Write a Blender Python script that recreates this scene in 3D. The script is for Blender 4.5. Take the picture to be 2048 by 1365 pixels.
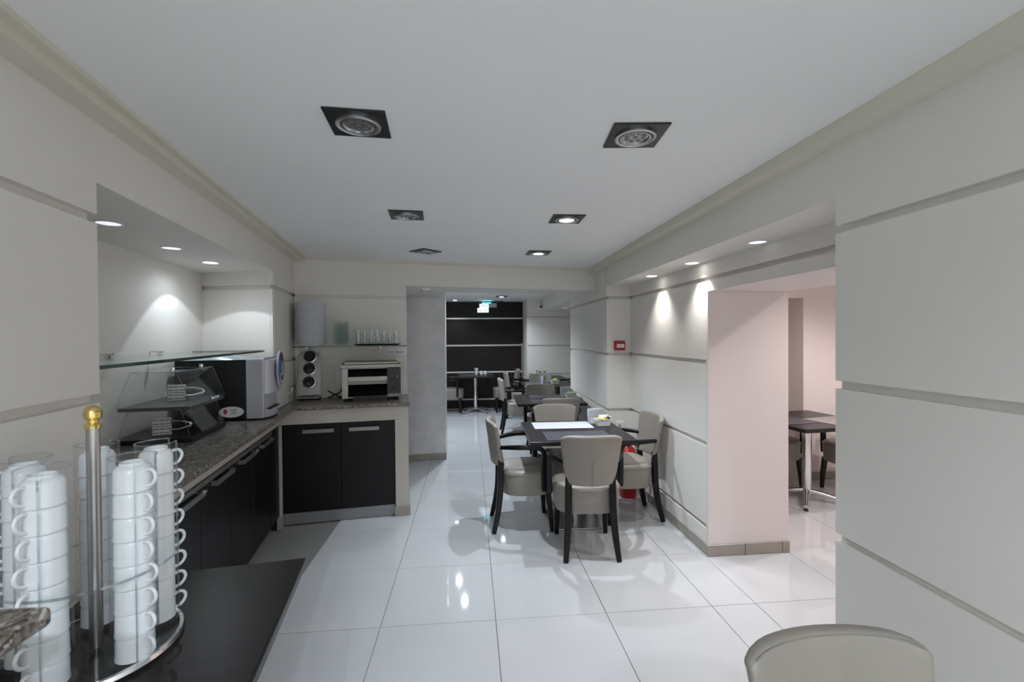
import bpy, bmesh, math, random
from mathutils import Vector, Matrix
random.seed(7)
for o in list(bpy.data.objects): bpy.data.objects.remove(o, do_unlink=True)
S = bpy.context.scene
C = S.collection
R = math.radians

# ------------------------------------------------------------------ camera
FPX, PITCH, YAW, ROLL, CAMH = 910.2, R(0.587), R(5.23), R(-0.42), 1.505
fwd0 = Vector((math.sin(YAW), math.cos(YAW), 0)); right0 = Vector((math.cos(YAW), -math.sin(YAW), 0))
fwd = fwd0*math.cos(PITCH) - Vector((0, 0, 1))*math.sin(PITCH)
up0 = fwd0*math.sin(PITCH) + Vector((0, 0, 1))*math.cos(PITCH)
cr, sr = math.cos(ROLL), math.sin(ROLL)
rgt = right0*cr + up0*sr; upv = up0*cr - right0*sr
cam = bpy.data.cameras.new('camera'); camo = bpy.data.objects.new('camera', cam); C.objects.link(camo)
cam.sensor_width = 36; cam.lens = 16; cam.clip_start = 0.02
camo.matrix_world = Matrix(((rgt.x, upv.x, -fwd.x, 0), (rgt.y, upv.y, -fwd.y, 0), (rgt.z, upv.z, -fwd.z, CAMH), (0, 0, 0, 1)))
cam.dof.use_dof = True; cam.dof.focus_distance = 3.4; cam.dof.aperture_fstop = 5.6
S.camera = camo
# ------------------------------------------------------------------ world, exposure, lamp powers
w = bpy.data.worlds.new('world'); S.world = w; w.use_nodes = True
w.node_tree.nodes['Background'].inputs[0].default_value = (0.5, 0.55, 0.6, 1)
w.node_tree.nodes['Background'].inputs[1].default_value = 0.02
S.view_settings.view_transform = 'Standard'; S.view_settings.look = 'None'; S.view_settings.gamma = 1
S.view_settings.use_curve_mapping = False
S.view_settings.exposure = 0.08
try:
    S.cycles.transparent_max_bounces = 40
    S.cycles.diffuse_bounces = 6
except Exception: pass
COOL = (0.80, 0.90, 1.0); NEUT = (1.0, 0.97, 0.93); PINK = (1.0, 0.915, 0.91)
P_MAIN, P_BACK, P_NICHE, P_RECESS, P_SIDE, P_FAR = 78, 80, 7, 24, 64, 86

def P(px, py, z):            # photo pixel -> point on the horizontal plane z
    d = fwd + rgt*((px-1024)/FPX) - upv*((py-682.5)/FPX)
    k = (z-CAMH)/d.z
    return Vector((d.x*k, d.y*k, z))

# ------------------------------------------------------------------ materials
def nodes(name):
    m = bpy.data.materials.new(name); m.use_nodes = True
    nt = m.node_tree; b = nt.nodes['Principled BSDF']
    return m, nt, b
def mat(name, col, rough=0.5, metal=0.0, var=0.0, scale=8.0, bump=0.0, bscale=60.0, spec=0.5, stretch=None, coat=0.0):
    m, nt, b = nodes(name)
    b.inputs['Base Color'].default_value = (*col, 1); b.inputs['Roughness'].default_value = rough
    b.inputs['Metallic'].default_value = metal; b.inputs['Specular IOR Level'].default_value = spec
    b.inputs['Coat Weight'].default_value = coat
    if var or bump:
        tc = nt.nodes.new('ShaderNodeTexCoord'); mp = nt.nodes.new('ShaderNodeMapping')
        nt.links.new(tc.outputs['Object'], mp.inputs[0])
        if stretch: mp.inputs['Scale'].default_value = stretch
    if var:
        n = nt.nodes.new('ShaderNodeTexNoise'); n.inputs['Scale'].default_value = scale; n.inputs['Detail'].default_value = 5
        nt.links.new(mp.outputs[0], n.inputs['Vector'])
        r = nt.nodes.new('ShaderNodeValToRGB'); r.color_ramp.elements[0].position = .3; r.color_ramp.elements[1].position = .7
        r.color_ramp.elements[0].color = (*[c*(1-var) for c in col], 1); r.color_ramp.elements[1].color = (*[min(1, c*(1+var)) for c in col], 1)
        nt.links.new(n.outputs[0], r.inputs[0]); nt.links.new(r.outputs[0], b.inputs['Base Color'])
    if bump:
        n2 = nt.nodes.new('ShaderNodeTexNoise'); n2.inputs['Scale'].default_value = bscale; n2.inputs['Detail'].default_value = 3
        nt.links.new(mp.outputs[0], n2.inputs['Vector'])
        bp = nt.nodes.new('ShaderNodeBump'); bp.inputs['Strength'].default_value = bump; bp.inputs['Distance'].default_value = .002
        nt.links.new(n2.outputs[0], bp.inputs['Height']); nt.links.new(bp.outputs[0], b.inputs['Normal'])
    return m
def glass(name, tint, refl=1.0, rough=0.02, base=.035):
    m = bpy.data.materials.new(name); m.use_nodes = True; nt = m.node_tree; nt.nodes.clear()
    out = nt.nodes.new('ShaderNodeOutputMaterial'); mix = nt.nodes.new('ShaderNodeMixShader')
    tr = nt.nodes.new('ShaderNodeBsdfTransparent'); tr.inputs[0].default_value = (*tint, 1)
    gl = nt.nodes.new('ShaderNodeBsdfGlossy'); gl.inputs[0].default_value = (refl, refl, refl, 1); gl.inputs['Roughness'].default_value = rough
    lw = nt.nodes.new('ShaderNodeLayerWeight'); pw = nt.nodes.new('ShaderNodeMath'); pw.operation = 'POWER'; pw.inputs[1].default_value = 5.0
    ma = nt.nodes.new('ShaderNodeMath'); ma.operation = 'MULTIPLY_ADD'; ma.inputs[1].default_value = .42; ma.inputs[2].default_value = base
    nt.links.new(lw.outputs['Facing'], pw.inputs[0]); nt.links.new(pw.outputs[0], ma.inputs[0])
    nt.links.new(ma.outputs[0], mix.inputs[0]); nt.links.new(tr.outputs[0], mix.inputs[1]); nt.links.new(gl.outputs[0], mix.inputs[2])
    nt.links.new(mix.outputs[0], out.inputs[0]); return m
def emit(name, col, strength):
    m, nt, b = nodes(name)
    b.inputs['Base Color'].default_value = (*col, 1)
    b.inputs['Emission Color'].default_value = (*col, 1); b.inputs['Emission Strength'].default_value = strength
    return m
def granite(name):
    m, nt, b = nodes(name); b.inputs['Roughness'].default_value = .28
    tc = nt.nodes.new('ShaderNodeTexCoord')
    v = nt.nodes.new('ShaderNodeTexVoronoi'); v.inputs['Scale'].default_value = 170
    n = nt.nodes.new('ShaderNodeTexNoise'); n.inputs['Scale'].default_value = 35; n.inputs['Detail'].default_value = 8; n.inputs['Roughness'].default_value = .75
    nt.links.new(tc.outputs['Object'], v.inputs['Vector']); nt.links.new(tc.outputs['Object'], n.inputs['Vector'])
    mx = nt.nodes.new('ShaderNodeMix'); mx.data_type = 'RGBA'; mx.inputs[0].default_value = .45
    nt.links.new(n.outputs[0], mx.inputs[6]); nt.links.new(v.outputs['Color'], mx.inputs[7])
    r = nt.nodes.new('ShaderNodeValToRGB'); e = r.color_ramp.elements
    e[0].position = .34; e[0].color = (.02, .017, .016, 1); e[1].position = .70; e[1].color = (.46, .44, .43, 1)
    a = e.new(.45); a.color = (.12, .095, .075, 1); a = e.new(.58); a.color = (.2, .175, .15, 1)
    nt.links.new(mx.outputs[2], r.inputs[0]); nt.links.new(r.outputs[0], b.inputs['Base Color']); return m
def woven(name, col):
    m, nt, b = nodes(name); b.inputs['Roughness'].default_value = .42
    tc = nt.nodes.new('ShaderNodeTexCoord'); mp = nt.nodes.new('ShaderNodeMapping'); mp.inputs['Rotation'].default_value = (0, 0, R(45))
    wv = nt.nodes.new('ShaderNodeTexChecker'); wv.inputs['Scale'].default_value = 55
    wv.inputs[1].default_value = (*[c*.55 for c in col], 1); wv.inputs[2].default_value = (*[c*1.5 for c in col], 1)
    nt.links.new(tc.outputs['Object'], mp.inputs[0]); nt.links.new(mp.outputs[0], wv.inputs[0])
    nt.links.new(wv.outputs[0], b.inputs['Base Color'])
    bp = nt.nodes.new('ShaderNodeBump'); bp.inputs['Strength'].default_value = .5; bp.inputs['Distance'].default_value = .002
    nt.links.new(wv.outputs['Fac'], bp.inputs['Height']); nt.links.new(bp.outputs[0], b.inputs['Normal']); return m
M = dict(
    wall=mat('wall_paint', (.74, .71, .665), .62, var=.02, scale=1.5, bump=.12, bscale=160),
    groove=mat('groove_paint', (.50, .475, .43), .7),
    ceil=mat('ceiling_paint', (.83, .83, .82), .7, var=.015, scale=1.2, bump=.1, bscale=140),
    cornice=mat('cornice_paint', (.66, .63, .53), .6),
    pillar=mat('pearly_plaster', (.74, .72, .72), .34, var=.10, scale=5, bump=.25, bscale=14),
    side=mat('side_room_paint', (.74, .67, .65), .6, var=.02, scale=1.5, bump=.1, bscale=160),
    dark=mat('dark_brown_panel', (.015, .0105, .0095), .45, spec=.25, var=.15, scale=3, bump=.05, bscale=30),
    batten=mat('batten_strip', (.62, .60, .57), .35),
    tile=mat('polished_porcelain', (.53, .535, .545), .04, var=.02, scale=2.0, spec=.5),
    grout=mat('grout', (.22, .21, .20), .8),
    basetile=mat('skirting_tile', (.33, .30, .26), .25, var=.06, scale=6),
    leather=mat('taupe_leather', (.255, .228, .197), .42, var=.05, scale=9, bump=.25, bscale=220),
    seam=mat('seam_thread', (.20, .18, .155), .6),
    blackwood=mat('black_stained_wood', (.006, .005, .005), .3, spec=.3, var=.2, scale=12),
    tabletop=mat('espresso_wood', (.012, .0095, .0105), .33, spec=.32, var=.25, scale=5, stretch=(1, 12, 1), bump=.1, bscale=40),
    chrome=mat('chrome', (.78, .78, .80), .12, 1.0),
    steel=mat('brushed_steel', (.52, .51, .50), .3, 1.0, var=.06, scale=40, stretch=(1, 1, .05)),
    toaststeel=mat('toaster_steel', (.27, .25, .23), .36, 1.0, var=.06, scale=40, stretch=(1, 1, .05)),
    darksteel=mat('dark_steel', (.18, .175, .17), .4, 1.0),
    blackplate=mat('black_lamp_plate', (.012, .012, .014), .3),
    handle=mat('satin_handle', (.30, .29, .28), .42, .8),
    alu=mat('aluminium', (.55, .55, .56), .35, 1.0),
    kick=mat('aluminium_kickplate', (.30, .30, .31), .42, .6),
    cab=mat('wenge_front', (.005, .004, .0045), .4, spec=.3, var=.3, scale=6, stretch=(1, 1, 12)),
    cream=mat('cream_counter_paint', (.50, .46, .40), .55, var=.03, scale=3),
    granite=granite('granite'),
    mat_dark=woven('woven_vinyl', (.06, .06, .072)), mat_pink=woven('woven_vinyl_light', (.30, .26, .26)),
    paper=mat('white_paper', (.55, .55, .585), .75, bump=.3, bscale=25),
    signpaper=mat('sign_paper', (.92, .92, .97), .6),
    china=mat('white_china', (.86, .885, .91), .18, coat=.3),
    plastic=mat('white_plastic', (.78, .78, .78), .35),
    greyplastic=mat('grey_plastic', (.42, .42, .45), .42),
    silver=mat('silver_plastic', (.52, .53, .57), .3, .35),
    blackplastic=mat('black_plastic', (.006, .006, .008), .35),
    black=mat('black_inside', (.003, .003, .003), .6),
    gold=mat('polished_brass', (.80, .62, .22), .16, 1.0),
    acrylic=glass('clear_acrylic', (.993, .996, .997), base=.022),
    clearglass=glass('clear_glass', (.970, .978, .976), base=.075),
    greenglass=glass('green_edge_glass', (.93, .97, .955)), bowlglass=glass('bowl_glass', (.95, .972, .966), base=.07),
    glassedge=mat('glass_edge', (.012, .05, .042), .1),
    acredge=glass('acrylic_edge', (.80, .84, .85), 1.0, .05, .16),
    red=mat('signal_red', (.45, .012, .018), .3), redp=mat('alarm_red', (.36, .012, .02), .4),
    purple=mat('purple_print', (.30, .08, .42), .5), yellow=mat('yellow_print', (.72, .60, .04), .5), green=mat('green_print', (.35, .45, .06), .5),
    blue=mat('blue_print', (.03, .14, .45), .4), brown=mat('brown_print', (.10, .05, .03), .5),
    navy=mat('navy_ink', (.03, .03, .07), .6), darkred=mat('red_ink', (.45, .03, .10), .6), ink=mat('grey_ink', (.16, .16, .2), .6),
    led=mat('led_reflector', (.55, .55, .54), .22, .9), lens=mat('led_lens', (.16, .16, .15), .15),
    offlens=mat('frosted_lens', (.72, .73, .80), .35),
    on=emit('lit_lens', (.90, .94, 1.0), 14), on_warm=emit('lit_lens_warm', (1.0, .95, .92), 9), dim=emit('dim_lens', (.80, .80, .92), .9),
    exitpanel=emit('exit_panel', (.80, 1.0, .96), .95), exitgreen=emit('exit_green', (.02, .30, .24), .6), cyan=emit('cyan_tube', (.08, .75, .85), 7.0),
    rubber=mat('black_rubber', (.01, .01, .01), .6), meshmetal=mat('perforated_metal', (.62, .62, .62), .25, 1.0),
)

# ------------------------------------------------------------------ mesh helpers
class MB:
    def __init__(s): s.v = []; s.f = []
    def add(s, vs, fs):
        k = len(s.v); s.v += [tuple(v) for v in vs]; s.f += [tuple(i+k for i in f) for f in fs]; return s
    def box(s, x0, x1, y0, y1, z0, z1):
        return s.prism([(x0, y0), (x1, y0), (x1, y1), (x0, y1)], z0, z1)
    def obox(s, c, size, rz=0, tilt=0):
        hx, hy, hz = [a/2 for a in size]; m = Matrix.Rotation(rz, 3, 'Z') @ Matrix.Rotation(tilt, 3, 'X'); c = Vector(c)
        vs = [c + m @ Vector((sx*hx, sy*hy, sz*hz)) for sz in (-1, 1) for sx, sy in ((-1, -1), (1, -1), (1, 1), (-1, 1))]
        return s.add(vs, [(3, 2, 1, 0), (4, 5, 6, 7), (0, 1, 5, 4), (1, 2, 6, 5), (2, 3, 7, 6), (3, 0, 4, 7)])
    def prism(s, poly, z0, z1):
        n = len(poly); vs = [(p[0], p[1], z0) for p in poly] + [(p[0], p[1], z1) for p in poly]
        return s.add(vs, [tuple(range(n))[::-1], tuple(range(n, 2*n))] + [(i, (i+1) % n, n+(i+1) % n, n+i) for i in range(n)])
    def lathe(s, prof, seg=24, c=(0, 0, 0), a0=0, a1=2*math.pi, sx=1, sy=1, closed=False):
        full = abs(a1-a0-2*math.pi) < 1e-6; n = seg if full else seg+1; m = len(prof); vs = []; fs = []
        for i in range(n):
            a = a0+(a1-a0)*i/seg
            for r, z in prof: vs.append((c[0]+sx*r*math.cos(a), c[1]+sy*r*math.sin(a), c[2]+z))
        for i in range(seg):
            j = (i+1) % n
            for k in range(m if closed else m-1):
                l = (k+1) % m; fs.append((i*m+k, j*m+k, j*m+l, i*m+l))
        if not full and closed: fs += [tuple(range(m))[::-1], tuple((n-1)*m+k for k in range(m))]
        return s.add(vs, fs)
    def loft(s, rings, cap=True):
        n = len(rings[0]); vs = [p for r in rings for p in r]; fs = []
        for i in range(len(rings)-1):
            for k in range(n): fs.append((i*n+k, i*n+(k+1) % n, (i+1)*n+(k+1) % n, (i+1)*n+k))
        if cap: fs += [tuple(range(n))[::-1], tuple((len(rings)-1)*n+k for k in range(n))]
        return s.add(vs, fs)
    def tube(s, path, rad, seg=8, rect=None, closed=False, up=(0, 0, 1), sm=0):
        pts = [Vector(p) for p in path]
        if sm:                                     # Catmull-Rom smoothing of the path
            rl = list(rad) if isinstance(rad, (list, tuple)) else [rad]*len(pts); np_, nr = [], []
            for i in range(len(pts)-1):
                p0, p1, p2, p3 = pts[max(i-1, 0)], pts[i], pts[i+1], pts[min(i+2, len(pts)-1)]
                for k in range(sm):
                    t = k/sm; np_.append(.5*((2*p1)+(p2-p0)*t+(2*p0-5*p1+4*p2-p3)*t*t+(3*p1-p0-3*p2+p3)*t**3)); nr.append(rl[i]*(1-t)+rl[i+1]*t)
            pts, rad = np_+[pts[-1]], nr+[rl[-1]]
        n = len(pts); rings = []
        prevx = None
        for i, p in enumerate(pts):
            if closed: t = pts[(i+1) % n]-pts[i-1]
            else: t = pts[min(i+1, n-1)]-pts[max(i-1, 0)]
            t.normalize()
            u = Vector(up)
            if prevx is None:
                x = t.cross(u)
                if x.length < 1e-3: x = t.cross(Vector((0, 1, 0)))
            else: x = prevx - t*prevx.dot(t)
            x.normalize(); prevx = x; y = x.cross(t)
            r = rad[i] if isinstance(rad, (list, tuple)) else rad
            if rect: 
                a, b = rect[0]*r/2, rect[1]*r/2; q = .72
                ring = [p+x*cx*a+y*cy*b for cx, cy in ((1, q), (q, 1), (-q, 1), (-1, q), (-1, -q), (-q, -1), (q, -1), (1, -q))]
            else: ring = [p+x*r*math.cos(2*math.pi*k/seg)+y*r*math.sin(2*math.pi*k/seg) for k in range(seg)]
            rings.append(ring)
        if closed: rings.append(rings[0]); return s.loft(rings, False)
        return s.loft(rings)
    def build(s, name, m, parent=None, loc=None, rz=None, smooth=None, bevel=0, seg=2, bang=35):
        me = bpy.data.meshes.new(name); me.from_pydata(s.v, [], s.f); me.update()
        bm = bmesh.new(); bm.from_mesh(me); bmesh.ops.recalc_face_normals(bm, faces=bm.faces); bm.to_mesh(me); bm.free()
        if smooth is not None:
            for p in me.polygons: p.use_smooth = True
            me.set_sharp_from_angle(angle=R(smooth))
        me.materials.append(M[m] if isinstance(m, str) else m)
        o = bpy.data.objects.new(name, me); C.objects.link(o)
        if parent: o.parent = parent
        if loc: o.location = loc
        if rz is not None: o.rotation_euler[2] = rz
        if bevel:
            b = o.modifiers.new('bevel', 'BEVEL'); b.width = bevel; b.segments = seg; b.limit_method = 'ANGLE'; b.angle_limit = R(bang)
        return o
def tag(o, label, cat, group=None):
    o['label'] = label; o['category'] = cat
    if group: o['group'] = group
    return o
def struct(o, label=None):
    o['kind'] = 'structure'
    if label: o['label'] = label
    return o
def thing(name, label, cat, loc=(0, 0, 0), rz=0, group=None):
    o = bpy.data.objects.new(name, None); C.objects.link(o); o.location = loc; o.rotation_euler[2] = rz
    o.empty_display_size = .05
    return tag(o, label, cat, group)
def dup(root, loc, rz, label, group=None):
    def cp(o, par):
        c = o.copy(); C.objects.link(c)
        if par: c.parent = par
        for ch in o.children: cp(ch, c)
        return c
    r = cp(root, None); r.location = loc; r.rotation_euler[2] = rz; r['label'] = label
    if group: r['group'] = group
    elif 'group' in r: del r['group']
    return r
def text(s, size, m, parent, matrix, name='lettering', bold=False):
    cu = bpy.data.curves.new('txt', 'FONT'); cu.body = s; cu.size = size; cu.align_x = 'CENTER'; cu.align_y = 'CENTER'; cu.extrude = .0006
    if bold: cu.offset = size*.012
    t = bpy.data.objects.new('txt', cu); C.objects.link(t)
    me = bpy.data.meshes.new_from_object(t.evaluated_get(bpy.context.evaluated_depsgraph_get()))
    bpy.data.objects.remove(t, do_unlink=True); me.materials.clear(); me.materials.append(M[m])
    o = bpy.data.objects.new(name, me); C.objects.link(o); o.parent = parent; o.matrix_local = matrix; return o
def face_matrix(origin, xaxis, normal):
    x = Vector(xaxis).normalized(); n = Vector(normal).normalized(); y = n.cross(x)
    return Matrix(((x.x, y.x, n.x, origin[0]), (x.y, y.y, n.y, origin[1]), (x.z, y.z, n.z, origin[2]), (0, 0, 0, 1)))
def spot(name, parent, loc, power, size, blend, col, rad=.03, aim=(0, 0, -1)):
    l = bpy.data.lights.new(name, 'SPOT'); l.energy = power; l.spot_size = R(size); l.spot_blend = blend; l.color = col; l.shadow_soft_size = rad
    o = bpy.data.objects.new(name, l); C.objects.link(o); o.parent = parent; o.location = loc
    o.rotation_euler = Vector(aim).to_track_quat('-Z', 'Y').to_euler(); return o

ORD = ('first second third fourth fifth sixth seventh eighth ninth tenth eleventh twelfth thirteenth fourteenth fifteenth sixteenth seventeenth eighteenth nineteenth twentieth twenty-first twenty-second twenty-third twenty-fourth twenty-fifth twenty-sixth twenty-seventh twenty-eighth twenty-ninth thirtieth').split()
# ------------------------------------------------------------------ plan
CEIL, SOF, WT = 2.235, 2.0, .957
BO = Vector((-1.170, 1.553)); BS = Vector((-.1455, .9894)); BT = Vector((.9894, .1455)); BROT = R(8.37)
def B(s, t, z=None):           # bar frame: s along the left wall, t out into the room
    p = BO + BS*s + BT*t
    return (p.x, p.y) if z is None else Vector((p.x, p.y, z))
def RX(y): return 1.333 + .0095*(y-1.553)      # face of the right wall
GROOVES = (.19, .76, 1.32, 1.885); GW = .030

def panels(parent, A, Bp, n, z0, z1, pt, m='wall', grooves=GROOVES, inset=0.0):
    A = Vector(A); Bp = Vector(Bp); n = Vector(n).normalized()
    zs = [z0] + [g for g in grooves if z0+.02 < g < z1-.02] + [z1]
    for i in range(len(zs)-1):
        a = zs[i]+(GW/2 if i else 0); b = zs[i+1]-(GW/2 if i < len(zs)-2 else 0)
        poly = [A, Bp, Bp-n*pt, A-n*pt]
        MB().prism(poly, a, b).build('wall_panel', m, parent)
def skirting(parent, A, Bp, n, h=.078, th=.011, step=.45, start=0.0):
    A = Vector(A); Bp = Vector(Bp); n = Vector(n).normalized(); L = (Bp-A).length; d = (Bp-A)/L
    x = 0; first = True
    while x < L-.004:
        nx = min(L, x+(start if first and start else step)); first = False
        p, q = A+d*x, A+d*(nx-.003)
        MB().prism([p, q, q+n*th, p+n*th], 0.001, h).build('skirting_tile', 'basetile', parent, bevel=.002, seg=1)
        x = nx

# floor: grout bed and tiles
T0X, T0Y, TS = -.478, 1.799, .6
floor = struct(MB().box(-2.6, 4.6, -2.3, 9.9, -.08, -.006).build('floor', 'grout'), 'glossy off-white tiled floor')
cols = [(T0X+.6*i, T0X+.6*(i+1)) for i in range(-4, 3)] + [(T0X+1.8, 1.577)] + [(1.577+.6*i, 1.577+.6*(i+1)) for i in range(0, 5)]
tile_cache = {}
def tile(x0, x1, y0, y1):
    w_, h_ = round(x1-x0, 3), round(y1-y0, 3); key = (w_, h_); g = .0016
    if key not in tile_cache:
        tile_cache[key] = MB().box(-w_/2+g, w_/2-g, -h_/2+g, h_/2-g, -.009, 0).build('floor_tile', 'tile', floor, bevel=.0012, seg=1); o = tile_cache[key]
    else:
        o = tile_cache[key].copy(); C.objects.link(o)
    o.location = ((x0+x1)/2, (y0+y1)/2, random.uniform(-.0004, 0))
    o.rotation_euler = (random.uniform(-.0005, .0005), random.uniform(-.0005, .0005), 0)
for j in range(-6, 13):
    y0 = T0Y+TS*j
    for i, (x0, x1) in enumerate(cols):
        if x0 > 1.3 and (y0 > 4.9 and x0 > 2.2): continue
        if x1 < -1.5 and y0 < 5.2: continue
        if x0 < -1.6 and y0 < 3.6: continue
        tile(x0, x1, y0, y0+TS)

# ceiling with beams and cornices
ceiling = struct(MB().box(-2.6, 4.6, -2.3, 9.9, CEIL, CEIL+.08).build('ceiling', 'ceil'), 'flat white ceiling with shadow-line cornice')
def beam(poly, z0=SOF, z1=CEIL, m='wall'): return MB().prism(poly, z0, z1).build('beam', m, ceiling)
YN0, YN1 = 1.553, 4.45            # right recess
RXW = 1.60
beam([(RX(YN0), YN0), (RXW, YN0), (RXW, YN1), (RX(YN1), YN1)])
beam([B(0, -.534), B(0, 0), B(2.0, 0), B(2.186, -.534)])
BL = Vector((-1.565, 4.24)); BR = Vector((RX(4.9), 4.9))
beam([BL, BR, (RX(5.36), 5.36), (-.33, 5.08), (-.36, 5.60), (-2.4, 5.36), (-2.4, 4.05)])
beam([(RX(6.19), 6.19), (2.25, 6.19), (2.25, 8.82), (RX(8.82), 8.82)])
cn = [(0, .030, .085), (.030, .045, .035)]
def cornice(A, Bp, n, wd, h):
    A = Vector(A); Bp = Vector(Bp); n = Vector(n).normalized()
    MB().prism([A, Bp, Bp+n*wd, A+n*wd], CEIL-h, CEIL).build('cornice', 'cornice', ceiling)
cornice((RX(-2.2), -2.2), (RX(4.9), 4.9), (-1, 0), .082, .045)
cornice(B(-3.7, 0), B(2.70, 0), BT, .075, .045); cornice(B(-3.7, .075), B(2.69, .075), BT, .028, .016)
nb = Vector((BR.y-BL.y, -(BR.x-BL.x)))
cornice(BL, BR, nb, .016, .022)
cornice((RX(5.4), 5.4), (RX(8.8), 8.8), (-1, 0), .05, .03)

# right wall, near part
def block(name, poly, label, m='wall', z0=0.0, z1=CEIL): return struct(MB().prism(poly, z0, z1).build(name, m), label)
wr = block('wall_right', [(RX(-2.2)+.025, -2.2), (RX(YN0)+.025, YN0), (2.18, YN0), (2.18, -2.2)], 'pale grooved wall filling the right side of the photo')
panels(wr, (RX(-2.2), -2.2), (RX(YN0), YN0), (-1, 0), 0, CEIL, .025)
skirting(wr, (RX(-2.2), -2.2), (RX(YN0), YN0), (-1, 0))
# recess wall (pier) beside the opening, and the lintel over the opening
wp = block('wall_right_pier', [(RXW+.025, 2.97), (2.18, 2.97), (2.18, YN1+.3), (RXW+.025, YN1+.3)], 'grooved pier wall washed by downlights behind the dining table')
panels(wp, (RXW, 2.97), (RXW, YN1), (-1, 0), 0, SOF, .025)
MB().box(RXW, 2.18, 2.945, 2.97, 0, 1.80).build('end_panel', 'side', wp, bevel=.002, seg=1)
skirting(wp, (RXW, 2.945), (RXW, YN1), (-1, 0), start=.075); skirting(wp, (RXW-.011, 2.945), (2.185, 2.945), (0, -1), step=.27)
wl = block('wall_right_lintel', [(RXW+.025, YN0), (2.18, YN0), (2.18, 2.969), (RXW+.025, 2.969)], 'lintel over the opening to the pink side room', 'side', 1.80, CEIL)
panels(wl, (RXW, YN0), (RXW, 2.969), (-1, 0), 1.80, SOF, .025)
# far part of the right wall with its return
wf = block('wall_right_far', [(RX(YN1)+.025, YN1+.025), (RXW+.02, YN1+.025), (1.95, YN1+.31), (2.4, 6.0), (2.4, 6.19), (RX(6.19)+.025, 6.19)], 'bluish grooved wall beside the second table')
panels(wf, (RX(YN1), YN1+.025), (RX(6.19), 6.19), (-1, 0), 0, CEIL, .025)
panels(wf, (RX(YN1), YN1), (RXW, YN1), (0, -1), 0, SOF, .025)
skirting(wf, (RX(YN1), YN1+.03), (RX(6.19), 6.19), (-1, 0)); skirting(wf, (RX(YN1), YN1), (RXW-.012, YN1), (0, -1))
wg = block('wall_right_alcove', [(2.25, 6.0), (2.4, 6.0), (2.4, 8.85), (2.25, 8.85)], 'back of the far dining alcove')
# end walls
XJ = 1.108
we = block('wall_far_right', [(XJ+.002, 8.82+.025), (2.4, 8.82+.025), (2.4, 9.85), (XJ+.002, 9.85)], 'pale grooved end wall right of the dark panelling')
panels(we, (XJ, 8.82), (2.25, 8.82), (0, -1), 0, CEIL, .025); skirting(we, (XJ, 8.82), (2.2, 8.82), (0, -1))
wd = block('wall_far', [(-2.5, 9.60), (XJ, 9.60), (XJ, 9.85), (-2.5, 9.85)], 'dark brown panelled wall with light battens at the far end', 'dark')
zs = [0, .19, .76, 1.32, 1.885, CEIL]
for i in range(5):
    MB().box(-2.4, XJ-.001, 9.578, 9.60, zs[i]+(.016 if i else 0), zs[i+1]-(.016 if i < 4 else 0)).build('wall_panel', 'dark', wd)
for g in GROOVES:
    MB().box(-2.4, XJ-.001, 9.570, 9.60, g-.0155, g+.0155).build('batten', 'batten', wd)
MB().box(XJ-.035, XJ-.012, 9.545, 9.568, .62, 1.36).build('corner_bar', 'alu', wd)
# left wall, near part, niche and niche end
wlft = block('wall_left', [B(-3.7, -.025), B(-3.7, -.75), B(-.002, -.75), B(-.002, -.025)], 'pale grooved wall at the left edge of the photo')
panels(wlft, B(-3.7, 0), B(0, 0), BT, 0, CEIL, .025); skirting(wlft, B(-3.7, 0), B(-.002, 0), BT)
wn = block('wall_left_niche', [B(0, -.534), B(0, -.75), B(2.27, -.75), B(2.19, -.534)], 'back of the lit buffet niche', z1=SOF+.2)
dE = Vector(B(2.186, -.534))-Vector(B(2.0, 0)); nE = Vector((dE.y, -dE.x)).normalized()
if nE.y > 0: nE = -nE
e0, e1 = Vector(B(2.0, 0))-nE*.025, Vector(B(2.186, -.534))-nE*.025
wne = block('wall_left_end', [e0-BT*.025, e1, B(2.25, -.75), B(2.9, -.75), B(2.9, -.025)], 'cool lit end of the buffet niche and the wall beside it', z0=WT+.0005)
MB().prism([B(2.72, -.025), B(2.30, -.50), B(2.25, -.75), B(2.9, -.75), B(2.9, -.025)], 0, WT-.031).build('wall_footing', 'wall', wne)
panels(wne, B(2.0, -.002), B(2.186, -.534), nE, WT+.0005, SOF, .025); panels(wne, B(2.0, 0), B(2.716, 0), BT, WT+.0005, CEIL, .0249)
# partition behind the toaster
pA, pB = Vector(B(2.716, 0)), Vector(B(2.795, .977)); nP = Vector((pB.y-pA.y, -(pB.x-pA.x))).normalized()
wpt = block('wall_back', [pA-nP*.02, pB-nP*.02, pB-nP*.12, pA-nP*.12], 'beige grooved partition behind the toaster and glass shelf', z1=SOF)
panels(wpt, pA, pB, nP, 0, SOF, .02)
wpi = block('wall_pillar', [(-.31, 5.64), (-.31, 5.95), (-2.45, 5.9), (-2.45, 5.41)], 'pearly plaster pillar wall between bar and far room', 'pillar')
dpi = Vector((-.31+2.45, 5.64-5.41)).normalized(); npi = Vector((dpi.y, -dpi.x))
skirting(wpi, Vector((-.31, 5.64))-dpi*1.2, (-.30, 5.641), npi, step=.6)
# unseen closing walls
block('wall_far_left', [(-2.55, 4.0), (-2.4, 4.0), (-2.4, 9.6), (-2.55, 9.6)], 'side wall of the far room hidden by the pillar')
block('wall_rear', [(-1.2, -2.25), (1.7, -2.25), (1.7, -2.1), (-1.2, -2.1)], 'wall behind the camera')
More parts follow.
